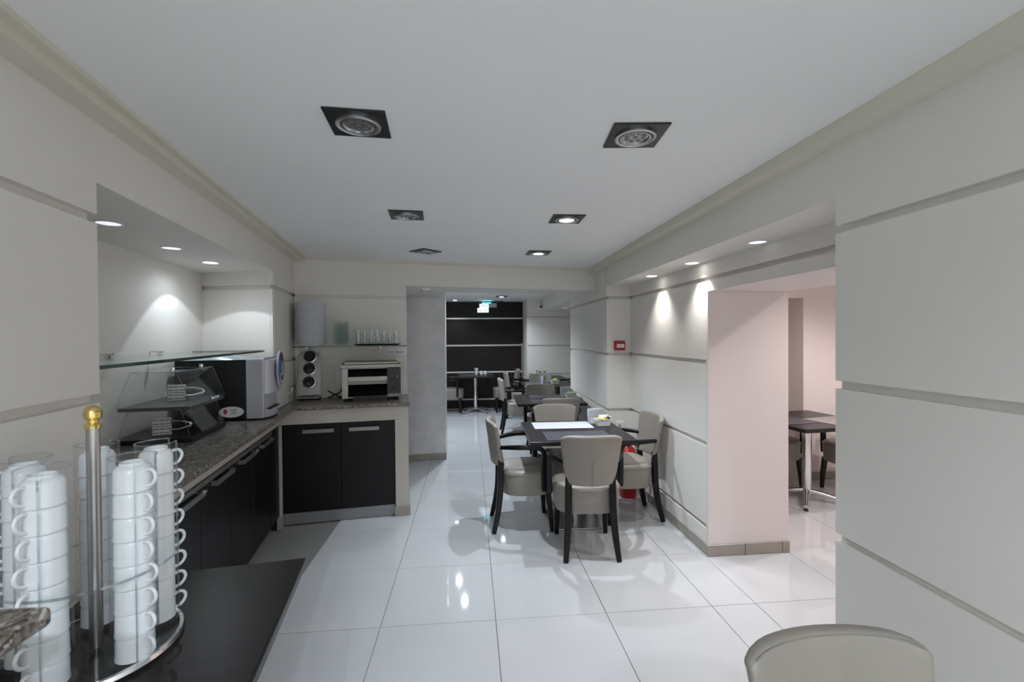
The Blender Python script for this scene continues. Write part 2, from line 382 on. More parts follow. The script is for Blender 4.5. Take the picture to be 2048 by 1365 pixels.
# side room
wsf = block('wall_side_far', [(3.42, 4.40), (4.5, 4.40), (4.5, 5.25), (3.42, 5.25)], 'bright pinkish far wall of the side room', 'side')
skirting(wsf, (3.42, 4.40), (4.4, 4.40), (0, -1))
block('wall_side_recess', [(2.18, 5.15), (3.42, 5.15), (3.42, 5.3), (2.18, 5.3)], 'pinkish recess wall of the side room', 'side')
block('wall_side_lintel', [(2.18, 4.40), (3.42, 4.40), (3.42, 5.15), (2.18, 5.15)], 'lintel in the side room', 'side', 1.88, CEIL)
block('wall_side_right', [(4.4, .6), (4.55, .6), (4.55, 4.4), (4.4, 4.4)], 'right wall of the side room', 'side')
block('wall_side_near', [(2.18, .5), (4.55, .5), (4.55, .62), (2.18, .62)], 'near wall of the side room', 'side')

# ------------------------------------------------------------------ lamps
def ceiling_lamp(loc, rz, label, on=False, power=0, size=.197, group='square recessed ceiling lamps', spread=108):
    t = thing('recessed_ceiling_lamp', label, 'ceiling lamp', (loc[0], loc[1], CEIL), rz, group)
    h = size/2
    MB().box(-h, h, -h, h, -.007, -.0005).build('plate', 'blackplate', t, bevel=.0015, seg=1)
    MB().lathe([(.074, -.0075), (.074, -.014), (.068, -.017), (.060, -.014), (.058, -.0075)], 36, closed=True).build('ring', 'alu', t, smooth=30)
    MB().lathe([(0, -.0095), (.045, -.0095), (.050, -.0150), (.056, -.0150), (.056, -.0075), (0, -.0075)], 32).build('reflector', 'led', t, smooth=30)
    if on:
        MB().lathe([(0, -.0125), (.044, -.0125), (.044, -.0098), (0, -.0098)], 28).build('lens', 'on', t)
        spot('lamp_light', t, (0, 0, -.03), power, spread, .8, COOL, .022)
    else:
        for k in range(9):
            a = k*2*math.pi/8+.2; r = .032 if k else 0
            if k == 0: a = 0
            MB().lathe([(0, -.0115), (.0088, -.0115), (.0095, -.0097), (0, -.0097)], 10, c=(r*math.cos(a), r*math.sin(a), 0)).build('lens', 'lens', t)
    return t
def pc(px, py): p = P(px, py, CEIL); return (p.x, p.y)
ceiling_lamp((-.372, 1.593), R(4), 'unlit square lamp with black plate, nearest on the left of the ceiling')
ceiling_lamp((.604, 1.615), R(-5.5), 'unlit square lamp with metal bezel, nearest on the right of the ceiling')
ceiling_lamp((-.372, 2.764), R(4.5), 'unlit square ceiling lamp in the middle of the left row')
ceiling_lamp((.603, 2.793), R(-1), 'lit square ceiling lamp, the nearer of the two glowing ones', True, P_MAIN)
ceiling_lamp((-.374, 3.929), R(45), 'unlit square ceiling lamp turned as a diamond near the beam')
ceiling_lamp((.597, 3.944), R(2), 'lit square ceiling lamp close to the beam, the farther glowing one', True, P_MAIN)
ceiling_lamp(pc(1003, 593), R(0), 'lit square lamp on the far room ceiling', True, P_FAR*.7, spread=140)
ceiling_lamp(pc(997, 602.5), R(0), 'unlit square lamp on the far ceiling beside the exit sign')
ceiling_lamp((-.372, -.80), 0, 'added unseen fill lamp behind the viewpoint on the left', True, P_BACK, spread=160)  # added fill lamp behind the camera, brightens the front of the room
ceiling_lamp((.60, -.80), 0, 'added unseen fill lamp behind the viewpoint on the right', True, P_BACK, spread=160)  # its added partner on the right, also unseen
ceiling_lamp((.20, -1.80), 0, 'added unseen fill lamp at the rear of the room', True, P_BACK, spread=160)  # third added fill lamp, out of view at the rear
ceiling_lamp((-.20, 6.93), 0, 'lit square lamp on the far ceiling hidden by the beam, farther one', True, P_FAR, spread=150)
ceiling_lamp((-.11, 6.39), 0, 'lit square lamp on the far ceiling just behind the beam', True, P_FAR, spread=150)
def downlight(loc, z, label, lens, group, power=0, size=100, blend=.15, col=COOL, aim=(0, 0, -1), rad=.02, r=.043, halo=0):
    t = thing('recessed_downlight', label, 'downlight', (loc[0], loc[1], z), 0, group)
    MB().lathe([(r+.008, -.0005), (r+.008, -.003), (r, -.004), (r, -.0005)], 28, closed=True).build('trim_ring', 'plastic', t, smooth=30)
    MB().lathe([(0, -.0025), (r-.001, -.0025), (r-.001, -.0005), (0, -.0005)], 28).build('lens', lens, t)
    if power: spot('lamp_light', t, (0, 0, -.02), power, size, blend, col, rad, aim)
    if halo: spot('halo_light', t, (0, 0, -.02), halo, 168, .7, col, rad)
    return t
def ps(px, py): p = P(px, py, SOF); return (p.x, p.y)
gN, gRr = 'downlights in the buffet niche', 'downlights in the right recess'
downlight(ps(217, 446), SOF, 'faint white downlight nearest the left wall edge in the niche', 'dim', gN)
downlight(ps(343, 496), SOF, 'faint white downlight in the middle of the niche soffit', 'dim', gN)
downlight(ps(421, 525), SOF, 'bright downlight over the coffee machine in the niche', 'on', gN, P_NICHE, 104, .06, COOL, halo=P_NICHE*.5, rad=.012, aim=(-.05, .13, -1))
downlight(ps(1515, 484), SOF, 'dim round downlight above the side room opening', 'dim', gRr)
downlight(ps(1384, 526), SOF, 'bright downlight in the middle of the right recess', 'on_warm', gRr, P_RECESS, 98, 1.0, NEUT)
downlight(ps(1303, 552), SOF, 'bright downlight at the far end of the right recess', 'on_warm', gRr, P_RECESS, 98, 1.0, NEUT)
gF = 'downlights in the far room'
downlight(pc(910, 601), CEIL, 'bright round downlight on the far ceiling near the pillar', 'on', gF, P_FAR*.3, 120, .8, COOL)
downlight(pc(905, 593), CEIL, 'faint round downlight on the far ceiling near the beam', 'offlens', gF)
downlight(ps(1130, 616), SOF, 'small dim downlight in the far alcove soffit', 'dim', gF)
for k, (x, y) in enumerate(((2.75, 1.9), (3.0, 3.2), (3.9, 2.6))):  # unseen lamps added to brighten the side room
    downlight((x, y), CEIL, ('added fill downlight in the hidden part of the side room', 'added unseen fill downlight above the side room table', 'added unseen fill downlight near the right of the side room')[k], 'on_warm', 'added side room fill lights', P_SIDE, 150, .5, PINK, rad=.06)

# ------------------------------------------------------------------ chairs
def make_chair():
    t = thing('dining_armchair', 'x', 'chair')
    def outline(sc, z, n=36):
        pts = []
        for k in range(n):
            a = 2*math.pi*k/n; c, s_ = math.cos(a), math.sin(a)
            x = .232*math.copysign(abs(c)**.72, c); y = (.235 if s_ > 0 else .205)*math.copysign(abs(s_)**(.85 if s_ > 0 else .6), s_)
            pts.append(Vector((x*sc, y*sc, z)))
        return pts
    st = MB().loft([outline(a, z) for a, z in ((.90, .288), (.955, .292), (.965, .30), (.985, .38), (1.0, .445), (.99, .462), (.95, .474), (.82, .482), (.5, .487), (.1, .488))]).build('seat', 'leather', t, smooth=50)
    MB().tube(outline(1.002, .452), .0042, 6, closed=True).build('piping', 'leather', st, smooth=60)
    # backrest: curved slab
    ns, nt_ = 16, 8; front, back = [], []
    for j in range(nt_+1):
        v = j/nt_; wv = .160+.052*v**.8; row_f, row_b = [], []
        for i in range(ns+1):
            s_ = -1+2*i/ns; z = .505+.345*v + (.012*(1-s_*s_) if j == nt_ else 0)*0 - (.030*abs(s_)**7 if j == nt_ else 0)
            y = -.195-.055*v-.052*(1-s_*s_)
            th = .027*(1-.25*abs(s_)**6)*(1-.2*v)
            row_f.append((wv*s_, y+th, z)); row_b.append((wv*s_, y-th, z - .004))
        front.append(row_f); back.append(row_b)
    m = MB(); W = ns+1
    vs = [p for r in front for p in r]+[p for r in back for p in r]; N = (nt_+1)*W; fs = []
    for j in range(nt_):
        for i in range(ns):
            a = j*W+i; fs.append((a, a+1, a+W+1, a+W)); fs.append((N+a, N+a+W, N+a+W+1, N+a+1))
    for i in range(ns):
        fs.append((i+1, i, N+i, N+i+1)); a = nt_*W+i; fs.append((a, a+1, N+a+1, N+a))
    for j in range(nt_):
        a = j*W; fs.append((a, a+W, N+a+W, N+a)); a = j*W+ns; fs.append((a+W, a, N+a, N+a+W))
    b = m.add(vs, fs).build('backrest', 'leather', t, smooth=180, bevel=.018, seg=4, bang=50)
    MB().tube([(0, -.195-.055*v-.052-.0275*(1-.2*v), .501+.345*v) for v in (.02, .2, .4, .5)], .0028, 6).build('seam', 'seam', b)
    # welt along the top edge of the front
    MB().tube([((.160+.052)*s_, -.25-.052*(1-s_*s_)+.0195, .8415-.026*abs(s_)**7) for s_ in [-.90+.9*i/8 for i in range(17)]], .0026, 6).build('welt', 'seam', b, smooth=60)
    for sx in (-1, 1):
        MB().tube([(sx*.148, -.208, .56), (sx*.150, -.212, .45), (sx*.153, -.216, .30), (sx*.163, -.235, .15), (sx*.178, -.268, 0.001)], [1.1, 1.2, 1.2, 1.1, .85], rect=(.037, .037), up=(0, 1, 0), sm=3).build('leg', 'blackwood', t, smooth=30)
        MB().tube([(sx*.178, .150, .30), (sx*.183, .168, .15), (sx*.186, .178, 0.001)], [1.15, 1.0, .75], rect=(.038, .038), up=(0, 1, 0)).build('leg', 'blackwood', t, smooth=30)
        MB().tube([(sx*.172, -.215, .655), (sx*.205, -.16, .662), (sx*.243, -.08, .668), (sx*.256, .01, .668), (sx*.256, .075, .660), (sx*.253, .105, .635), (sx*.250, .112, .59), (sx*.247, .112, .45), (sx*.245, .112, .335)],
                  [.8, .9, 1, 1, 1, 1.05, 1.15, 1.2, 1.1], rect=(.034, .033), up=(0, 0, 1), sm=3).build('armrest', 'blackwood', t, smooth=30)
    return t
chair0 = make_chair()
gT1, gX = 'armchairs around the nearest dining table', 'armchairs at the farther tables'
chair0.location = (.815, 3.215, 0); chair0.rotation_euler[2] = R(-4)
chair0['label'] = 'taupe leather armchair with its back to the viewer at the nearest dining table'; chair0['group'] = gT1
def chair(x, y, rz, label, group): return dup(chair0, (x, y, 0), R(rz), label, group)
chair(.435, 3.635, -90, 'taupe armchair at the left side of the nearest dining table, facing right', gT1)
chair(1.262, 3.70, 92, 'taupe armchair against the right wall at the nearest dining table', gT1)
chair(.80, 4.06, 180, 'taupe armchair at the far side of the nearest dining table, facing the viewer', gT1)
chair(.965, 5.05, 0, 'taupe armchair tucked under the near side of the second table', gX)
chair(.945, 5.92, 180, 'taupe armchair at the far side of the second table', gX)
chair(.74, 7.15, -90, 'pale armchair at the left side of the third table along the aisle', gX)
chair(1.22, 7.67, 180, 'taupe armchair at the far side of the third table', gX)
chair(.92, 8.45, -90, 'small armchair at the left side of the far corner table', gX)
chair(1.82, 8.40, 90, 'armchair half hidden behind the right wall at the far corner table', gX)
chair(-.37, 9.12, -90, 'dark armchair left of the chrome-legged table, half behind the pillar', gX)
chair(.68, 9.14, 90, 'dark armchair right of the chrome-legged table by the brown panelling', gX)
chair(2.50, 3.92, -90, 'armchair partly hidden by the pier in the side room', gX)
chair(3.60, 3.97, 90, 'brown armchair at the right of the side room table', gX)
chair(3.00, 4.30, 180, 'armchair behind the chrome pedestal in the side room', gX)
chair(.775, .645, 180, 'large taupe chair back cut off at the bottom right of the photo', 'armchair close to the viewer')

# ------------------------------------------------------------------ tables
def table(x, y, rz, label, size=(.8, .8), h=.735, base='plate', group='dark square dining tables', basedy=0):
    t = thing('dining_table', label, 'table', (x, y, 0), R(rz), group)
    a, b = size[0]/2, size[1]/2
    MB().box(-a, a, -b, b, h-.032, h).build('tabletop', 'tabletop', t, bevel=.004)
    if base == 'plate':
        MB().box(-.205, .205, -.205+basedy, .205+basedy, .0015, .014).build('base_plate', 'steel', t, bevel=.003)
        MB().lathe([(0, .014), (.038, .014), (.038, h-.045), (0, h-.045)], 24, c=(0, basedy, 0)).build('column', 'steel', t, smooth=40)
        MB().box(-.16, .16, -.16, .16, h-.045, h-.032).build('bracket', 'darksteel', t)
    else:
        MB().lathe([(0, .05), (.036, .05), (.038, .07), (.038, h-.045), (0, h-.045)], 24).build('column', 'chrome', t, smooth=40)
        MB().box(-.16, .16, -.16, .16, h-.045, h-.032).build('bracket', 'darksteel', t)
        for k in range(4):
            a_ = math.pi/4+k*math.pi/2; c, s_ = math.cos(a_), math.sin(a_)
            f = MB().tube([(.02*c, .02*s_, .085), (.12*c, .12*s_, .07), (.24*c, .24*s_, .045), (.33*c, .33*s_, .030)], [.026, .022, .018, .020], 10).build('foot', 'chrome', t, smooth=40)
            MB().lathe([(0, .001), (.018, .001), (.018, .014), (0, .016)], 12, c=(.325*c, .325*s_, 0)).build('glide', 'rubber', f)
    return t
H = .735
def top_rot(t): return t.rotation_euler[2]
T1 = table(.835, 3.65, -1.5, 'dark wooden dining table nearest the viewer with a white paper mat')
T2 = table(.945, 5.51, -2, 'dark wooden second dining table against the right wall')
T3 = table(1.235, 7.22, 0, 'dark third dining table reaching into the right alcove')
T4 = table(1.345, 8.38, 0, 'dark far corner table beside the pale end wall')
T5 = table(.095, 9.13, 0, 'dark table on a chrome star foot before the brown panelling', (.72, .72), base='star')
T6 = table(3.04, 3.87, 6, 'dark table with chrome star foot in the pink side room', base='star')
def on(t, x, y, z=0):
    a = t.rotation_euler[2]; return (t.location[0]+x*math.cos(a)-y*math.sin(a), t.location[1]+x*math.sin(a)+y*math.cos(a), H+z)
def placemat(t, x, y, rz, label, m='mat_dark', size=(.46, .31), th=.0022, group='placemats', dz=0.0004):
    o = MB().box(-size[0]/2, size[0]/2, -size[1]/2, size[1]/2, 0, th).build('placemat', m, bevel=.0008, seg=1)
    p = on(t, x, y, dz); o.location = p; o.rotation_euler[2] = t.rotation_euler[2]+R(rz)
    return tag(o, label, 'placemat', group)
placemat(T1, -.015, -.20, 0, 'dark woven placemat in front of the near chair at the nearest table', size=(.50, .30))
placemat(T1, -.06, .21, 0, 'white paper placemat on the nearest dining table', 'paper', (.50, .28), .0012, 'paper placemats')
placemat(T2, .0, -.21, 0, 'dark woven placemat at the near side of the second table')
placemat(T2, .02, .21, 0, 'dark woven placemat at the far side of the second table')
placemat(T3, -.12, .18, 0, 'dark placemat at the far side of the third table')
placemat(T4, -.2, .05, 90, 'pale placemat on the far corner table', 'mat_pink')
placemat(T5, -.14, .0, 90, 'dark placemat on the left of the chrome-legged table')
placemat(T6, -.21, .03, 90, 'dark ribbed placemat on the left of the side room table', 'mat_dark')
placemat(T6, .20, -.12, 8, 'pale ribbed placemat on the right of the side room table', 'mat_pink')

def napkins(loc, rz, label, group='napkin holders'):
    t = thing('napkin_holder', label, 'napkin holder', loc, rz, group)
    h = MB(); h.box(-.055, .055, -.022, -.019, .001, .055); h.box(-.055, .055, .019, .022, .001, .055); h.box(-.055, .055, -.022, .022, .0005, .004)
    h.build('holder', 'plastic', t, bevel=.002)
    for k in range(4):
        n = MB(); y = -.013+.0085*k; tp = [.128, .133, .126, .130][k]; xo = [-.003, .002, .004, -.002][k]
        n.loft([[Vector((xo-.058, y-.003, .005)), Vector((xo+.058, y-.003, .005)), Vector((xo+.058, y+.003, .005)), Vector((xo-.058, y+.003, .005))],
                [Vector((xo*2-.060, y-.0045+.004*k-.006, tp*.6)), Vector((xo*2+.060, y-.0045+.003*k-.006, tp*.6)), Vector((xo*2+.060, y+.0045+.003*k-.004, tp*.6)), Vector((xo*2-.060, y+.0045+.004*k-.004, tp*.6))],
                [Vector((xo*2-.058, y-.002+.010*k-.016, tp-.004)), Vector((xo*2+.060, y-.002+.008*k-.016, tp)), Vector((xo*2+.060, y+.002+.008*k-.015, tp)), Vector((xo*2-.058, y+.002+.010*k-.015, tp-.004))]])
        n.build('napkin', 'paper', t, bevel=.001, seg=1)
    return t
def sachet_box(loc, rz, label, cols, group='sachet boxes'):
    t = thing('sachet_box', label, 'box', loc, rz, group)
    def ring(a, b, z): return [Vector((-a, -b, z)), Vector((a, -b, z)), Vector((a, b, z)), Vector((-a, b, z))]
    MB().loft([ring(.052, .034, .0005), ring(.062, .043, .05), ring(.067, .048, .052), ring(.067, .048, .055), ring(.059, .040, .055), ring(.050, .032, .006)]).build('tray', 'plastic', t, bevel=.003)
    for k, c in enumerate(cols):
        a = -.9+.45*k; x = -.03+.018*k
        MB().obox((x, -.004+.012*((k*7) % 3-1), .056+.009*(k % 3)), (.070, .046, .007), a, R(24*((k % 3)-1)+8)).build('sachet', c, t, bevel=.002, seg=1)
    return t
q = on(T1, .245, .27); napkins((q[0], q[1], q[2]), R(12), 'white napkins in a holder on the nearest table')
q = on(T1, .285, .165); sachet_box(q, R(3), 'white box of yellow sachets on the nearest table', ['paper', 'yellow', 'paper', 'yellow', 'brown', 'paper'])
q = on(T2, .245, .17); napkins(q, R(10), 'white napkins at the wall end of the second table')
q = on(T2, .29, .06); sachet_box(q, R(5), 'white box of white and green sachets on the second table', ['paper', 'paper', 'green', 'paper', 'paper'])
q = on(T3, -.06, .10); napkins(q, R(60), 'upright white napkins on the third table')
q = on(T3, .12, .0); sachet_box(q, R(5), 'small box with green sachets on the third table', ['green', 'yellow', 'green', 'paper'])
q = on(T6, -.30, .27); sachet_box(q, R(10), 'white box with a white napkin on the side room table', ['paper', 'paper', 'paper'])
def vase(loc, label):
    return tag(MB().lathe([(0, 0.0005), (.026, .0005), (.028, .01), (.033, .09), (.045, .128), (.047, .130), (.041, .128), (.029, .09), (.022, .012), (0, .012)], 20).build('napkin_cup', 'plastic', loc=loc, smooth=40), label, 'cup', 'white cups on the far tables')
vase(on(T5, .02, .12), 'tall white cup on the chrome-legged table'); vase(on(T4, -.10, .28), 'tall white cup on the far corner table')
for k, (t_, x, y, c, lab) in enumerate(((T5, .12, .14, 'plastic', 'small white jar in the middle of the chrome-legged table'), (T5, .20, .15, 'plastic', 'small white jar at the right on the chrome-legged table'),
        (T4, -.01, .30, 'clearglass', 'small glass shaker beside the cup on the far corner table'), (T4, .08, .31, 'clearglass', 'small glass shaker at the right on the far corner table'))):
    tt = thing('condiment_jar', lab, 'jar', on(t_, x, y), 0, 'condiment jars')
    MB().lathe([(0, .0005), (.030, .0005), (.033, .01), (.033, .06), (.026, .068), (0, .068)], 16).build('body', c, tt, smooth=40)
    MB().lathe([(0, .068), (.027, .068), (.027, .085), (.02, .09), (0, .09)], 16).build('lid', 'darksteel', tt, smooth=40)

# ------------------------------------------------------------------ bar counters
wk = MB().prism([B(.004, .104), B(2.19, .104), B(2.21, .992), B(2.789, .985), B(2.711, .003), B(1.998, .003), B(2.178, -.53), B(.004, -.53)][::-1], WT-.030, WT).build('worktop', 'granite', bevel=.006)
tag(wk, 'speckled granite L-shaped worktop running from the niche to the toaster', 'worktop')
cl = thing('counter_base', 'cream masonry surround under the toaster worktop', 'counter')
cf = Vector(B(2.222, .10)); 
def Bpoly(s0, s1, t0, t1): return [B(s0, t0), B(s0, t1), B(s1, t1), B(s1, t0)]
MB().prism(Bpoly(2.225, 2.70, -.018, .975), .812, WT-.0302).build('top_band', 'cream', cl, bevel=.002, seg=1)
MB().prism([B(2.222, .868), B(2.225, .977), B(2.786, .977), B(2.776, .868)], .0005, .8118).build('end_pier', 'cream', cl, bevel=.002, seg=1)
MB().prism(Bpoly(2.205, 2.235, -.020, -.002), .10, .8118).build('corner_post', 'cream', cl)
MB().prism(Bpoly(2.165, 2.25, -.030, .002), .0005, .0998).build('corner_skirting', 'basetile', cl)
MB().prism([B(2.212, .862), B(2.215, .988), B(2.2219, .988), B(2.219, .862)], .0005, .082).build('skirting_tile', 'basetile', cl)
MB().prism([B(2.2249, .9771), B(2.2249, .988), B(2.78, .988), B(2.78, .9771)], .0005, .082).build('skirting_tile', 'basetile', cl)
MB().prism(Bpoly(.02, 2.2248, -.05, -.018), .816, WT-.0302).build('front_band', 'cream', cl)
cb = thing('base_cabinet', 'two-door black cabinet under the toaster worktop', 'cabinet', (0, 0, 0), 0, 'black bar cabinets')
MB().prism(Bpoly(2.262, 2.69, .004, .864), .095, .8115).build('body', 'cab', cb)
for t0, t1, c0 in ((.004, .438, .268), (.442, .864, .622)):
    d = MB().prism(Bpoly(2.240, 2.261, t0, t1), .10, .809).build('door', 'cab', cb, bevel=.0015, seg=1)
    MB().prism(Bpoly(2.214, 2.219, c0-.118, c0+.118), .737, .768).prism(Bpoly(2.219, 2.240, c0-.118, c0-.112), .737, .768).prism(Bpoly(2.219, 2.240, c0+.112, c0+.118), .737, .768).build('handle', 'handle', d, bevel=.0015, seg=1)
MB().prism(Bpoly(2.252, 2.266, .004, .862), .004, .094).build('kickplate', 'kick', cb)
names = ('black cabinet nearest the cup stand under the long worktop', 'second black cabinet from the cup stand under the long worktop', 'third black cabinet from the cup stand under the long worktop', 'black cabinet next to the inner corner under the long worktop')
for k, s0 in enumerate((.376, .776, 1.176, 1.576)):
    s1 = s0+.396
    u = thing('base_cabinet', names[k], 'cabinet', (0, 0, 0), 0, 'black bar cabinets')
    MB().prism(Bpoly(s0, s1, -.48, -.039), .09, .8155).build('body', 'cab', u)
    d = MB().prism(Bpoly(s0+.001, s1-.001, -.0385, -.020), .09, .785).build('door', 'cab', u, bevel=.0015, seg=1)
    MB().prism(Bpoly(s0, s1, -.0385, -.010), .787, .812).build('rail', 'handle', u)
    c0 = s1-.145
    MB().prism(Bpoly(c0-.125, c0+.125, .006, .011), .752, .778).prism(Bpoly(c0-.125, c0-.119, -.020, .006), .752, .778).prism(Bpoly(c0+.119, c0+.125, -.020, .006), .752, .778).build('handle', 'handle', d)
    if k in (0, 2):
        kk = s1-.028 if k == 0 else s1-.02
        m_ = MB().tube([tuple(B(kk, -.0195, .771)), tuple(B(kk, .004, .771))], .006, 8)
        m_.tube([tuple(B(kk, .004, .771)), tuple(B(kk, .022, .771))], .011, 8, rect=None); m_.build('key', 'chrome', d, smooth=40)
    MB().prism(Bpoly(s0, s1, -.10, -.085), .001, .0895).build('kickplate', 'kick', u)
u = thing('base_cabinet', 'black cabinet end hidden behind the cup stand', 'cabinet', (0, 0, 0), 0, 'black bar cabinets')
MB().prism(Bpoly(.01, .372, -.48, -.039), .001, .8155).build('body', 'cab', u)
MB().prism(Bpoly(.012, .371, -.0385, -.020), .09, .812).build('door', 'cab', u)
u = thing('corner_filler', 'black filler panel in the inner corner of the counter', 'filler panel', (0, 0, 0), 0, 'black bar cabinets')
MB().prism(Bpoly(1.976, 2.16, -.30, -.039), .09, .8155).build('body', 'cab', u)
MB().prism(Bpoly(1.977, 2.204, -.0385, -.020), .101, .812).build('front', 'cab', u)

# ------------------------------------------------------------------ glass shelf in the niche
gs = thing('glass_shelf', 'long greenish glass shelf across the niche above the food case', 'shelf', (0, 0, 0), 0, 'glass shelves')
zS = 1.412
MB().prism(Bpoly(.004, 1.93, -.50, -.045), zS-.005, zS+.005).build('pane', 'greenglass', gs)
MB().prism(Bpoly(.004, 1.93, -.0448, -.0405), zS-.007, zS+.006).build('front_edge', 'glassedge', gs)
MB().prism(Bpoly(1.9302, 1.933, -.50, -.0415), zS-.0055, zS+.0055).build('end_edge', 'glassedge', gs)
for s_ in (.35, .95, 1.45):
    k = MB().tube([tuple(B(s_, -.533, zS+.018)), tuple(B(s_, -.46, zS+.018))], .005, 8); k.obox(B(s_, -.485, zS+.001), (.018, .022, .022), BROT)
    k.build('clamp', 'chrome', gs, smooth=30)

# ------------------------------------------------------------------ food display case
def case_pt(y, x, z): return tuple(B(y, x, z))
fc = thing('food_display_case', 'two-tier clear acrylic food case on the granite worktop', 'display case')
S0, S1 = 1.03, 1.50; tc_ = -.325           # along the wall; centre line across
prof_lo = [(.165, WT+.026), (.122, 1.128)]; prof_hi = [(.172, 1.150), (.105, 1.330)]
for (h0, z0), (h1, z1), nm in ((prof_lo[0], prof_lo[1], 'lower'), (prof_hi[0], prof_hi[1], 'upper')):
    for sg in (1, -1):
        m_ = MB(); vs = [case_pt(S0, tc_+sg*h0, z0), case_pt(S1, tc_+sg*h0, z0), case_pt(S1, tc_+sg*h1, z1), case_pt(S0, tc_+sg*h1, z1)]
        in_ = [case_pt(S0, tc_+sg*(h0-.004), z0), case_pt(S1, tc_+sg*(h0-.004), z0), case_pt(S1, tc_+sg*(h1-.004), z1), case_pt(S0, tc_+sg*(h1-.004), z1)]
        m_.loft([vs, in_]).build('side_panel' if sg < 0 else 'door_panel', 'acrylic', fc)
    for s_ in (S0, S1-.004):
        a = [case_pt(s_, tc_-h0+.004, z0), case_pt(s_, tc_+h0-.004, z0), case_pt(s_, tc_+h1-.004, z1), case_pt(s_, tc_-h1+.004, z1)]
        b_ = [case_pt(s_+.004, tc_-h0+.004, z0), case_pt(s_+.004, tc_+h0-.004, z0), case_pt(s_+.004, tc_+h1-.004, z1), case_pt(s_+.004, tc_-h1+.004, z1)]
        MB().loft([a, b_]).build('end_panel', 'acrylic', fc)
        path = [case_pt(s_+.002, tc_-h0, z0), case_pt(s_+.002, tc_+h0, z0), case_pt(s_+.002, tc_+h1, z1), case_pt(s_+.002, tc_-h1, z1)]
        MB().tube(path, .0022, 5, closed=True).build('panel_edge', 'acredge', fc)
    for sg in (1, -1):
        MB().tube([case_pt(S0, tc_+sg*h1, z1), case_pt(S1, tc_+sg*h1, z1)], .0024, 5).build('panel_edge', 'acredge', fc)
MB().prism(Bpoly(S0, S1, tc_-.105, tc_+.105), 1.3302, 1.334).build('top_panel', 'acrylic', fc)
MB().prism(Bpoly(S0-.006, S1+.006, tc_-.172, tc_+.172), WT+.0005, WT+.0255).build('base_tray', 'blackplastic', fc, bevel=.003)
MB().prism(Bpoly(S0+.003, S1-.003, tc_-.165, tc_+.168), 1.1285, 1.147).build('mid_tray', 'darksteel', fc, bevel=.002)
for sg in (S0+.06, S1-.05):
    MB().lathe([(0, .0), (.012, .0), (.012, .012), (.006, .016), (0, .016)], 14, c=case_pt(sg, tc_+.06, 1.3342)).build('knob', 'chrome', fc, smooth=40)
MB().obox(B((S0+S1)/2+.06, tc_+.178, 1.158), (.012, .10, .018), BROT).build('handle', 'chrome', fc, bevel=.003)
def tongs(z, s_, label):
    t = thing('serving_tongs', label, 'tongs', B(s_, tc_+.035, z), BROT+R(12), 'serving tongs in the food case')
    for k in (0, 1):
        z0 = .002+.047*k
        bl = MB().box(-.085, .0, -.004, .004, z0, z0+.044).build('blade', 'plastic', t, bevel=.002)
        for i in range(3):
            for j in (-1, 1):
                MB().obox((-.014-.028*i, -.0045, z0+.022+.010*j), (.024, .0008, .0045), 0).build('slot', 'ink', bl)
        MB().tube([(-.004, 0, z0+.022), (.04, 0, .048+.022*(2*k-1)), (.085, 0, .048+.008*(2*k-1))], .0075, 8).build('handle', 'chrome', t, smooth=40)
    MB().tube([(.080, 0, .036), (.088, 0, .048), (.080, 0, .060)], .0075, 8).build('hinge', 'chrome', t, smooth=40)
    return t
tongs(WT+.028, 1.13, 'white tongs with chrome handle in the lower tier of the food case')
tongs(1.1475, 1.30, 'white tongs with chrome handle in the upper tier of the food case')

# ------------------------------------------------------------------ coffee machine
cm = thing('coffee_machine', 'black and silver coffee machine beside the food case', 'coffee machine')
s0, s1 = 1.64, 1.965
MB().prism(Bpoly(s0, s1, -.49, -.075), WT+.012, 1.362).build('body', 'blackplastic', cm, bevel=.004)
MB().prism(Bpoly(s0-.006, s1, -.0748, .030), WT+.012, 1.362).build('front_housing', 'silver', cm, bevel=.004)
for (a, b_) in ((s0+.03, -.46), (s1-.03, -.46), (s0+.03, 0), (s1-.03, 0)):
    MB().lathe([(0, .0003), (.014, .0003), (.014, .0118), (0, .0118)], 10, c=tuple(B(a, b_, WT))).build('foot', 'rubber', cm)
rings = []
for k in range(9):
    v = k/8; t_ = -.49+.52*v; zt = 1.364+.036*math.sin(math.pi*min(1, v*1.15+.12))**.8 if v < 1 else 1.372
    rings.append([B(s0-.004, t_, 1.3625), B(s0+.02, t_, zt), B(s1-.02, t_, zt), B(s1, t_, 1.3625)])
MB().loft(rings).build('lid', 'silver', cm, smooth=60)
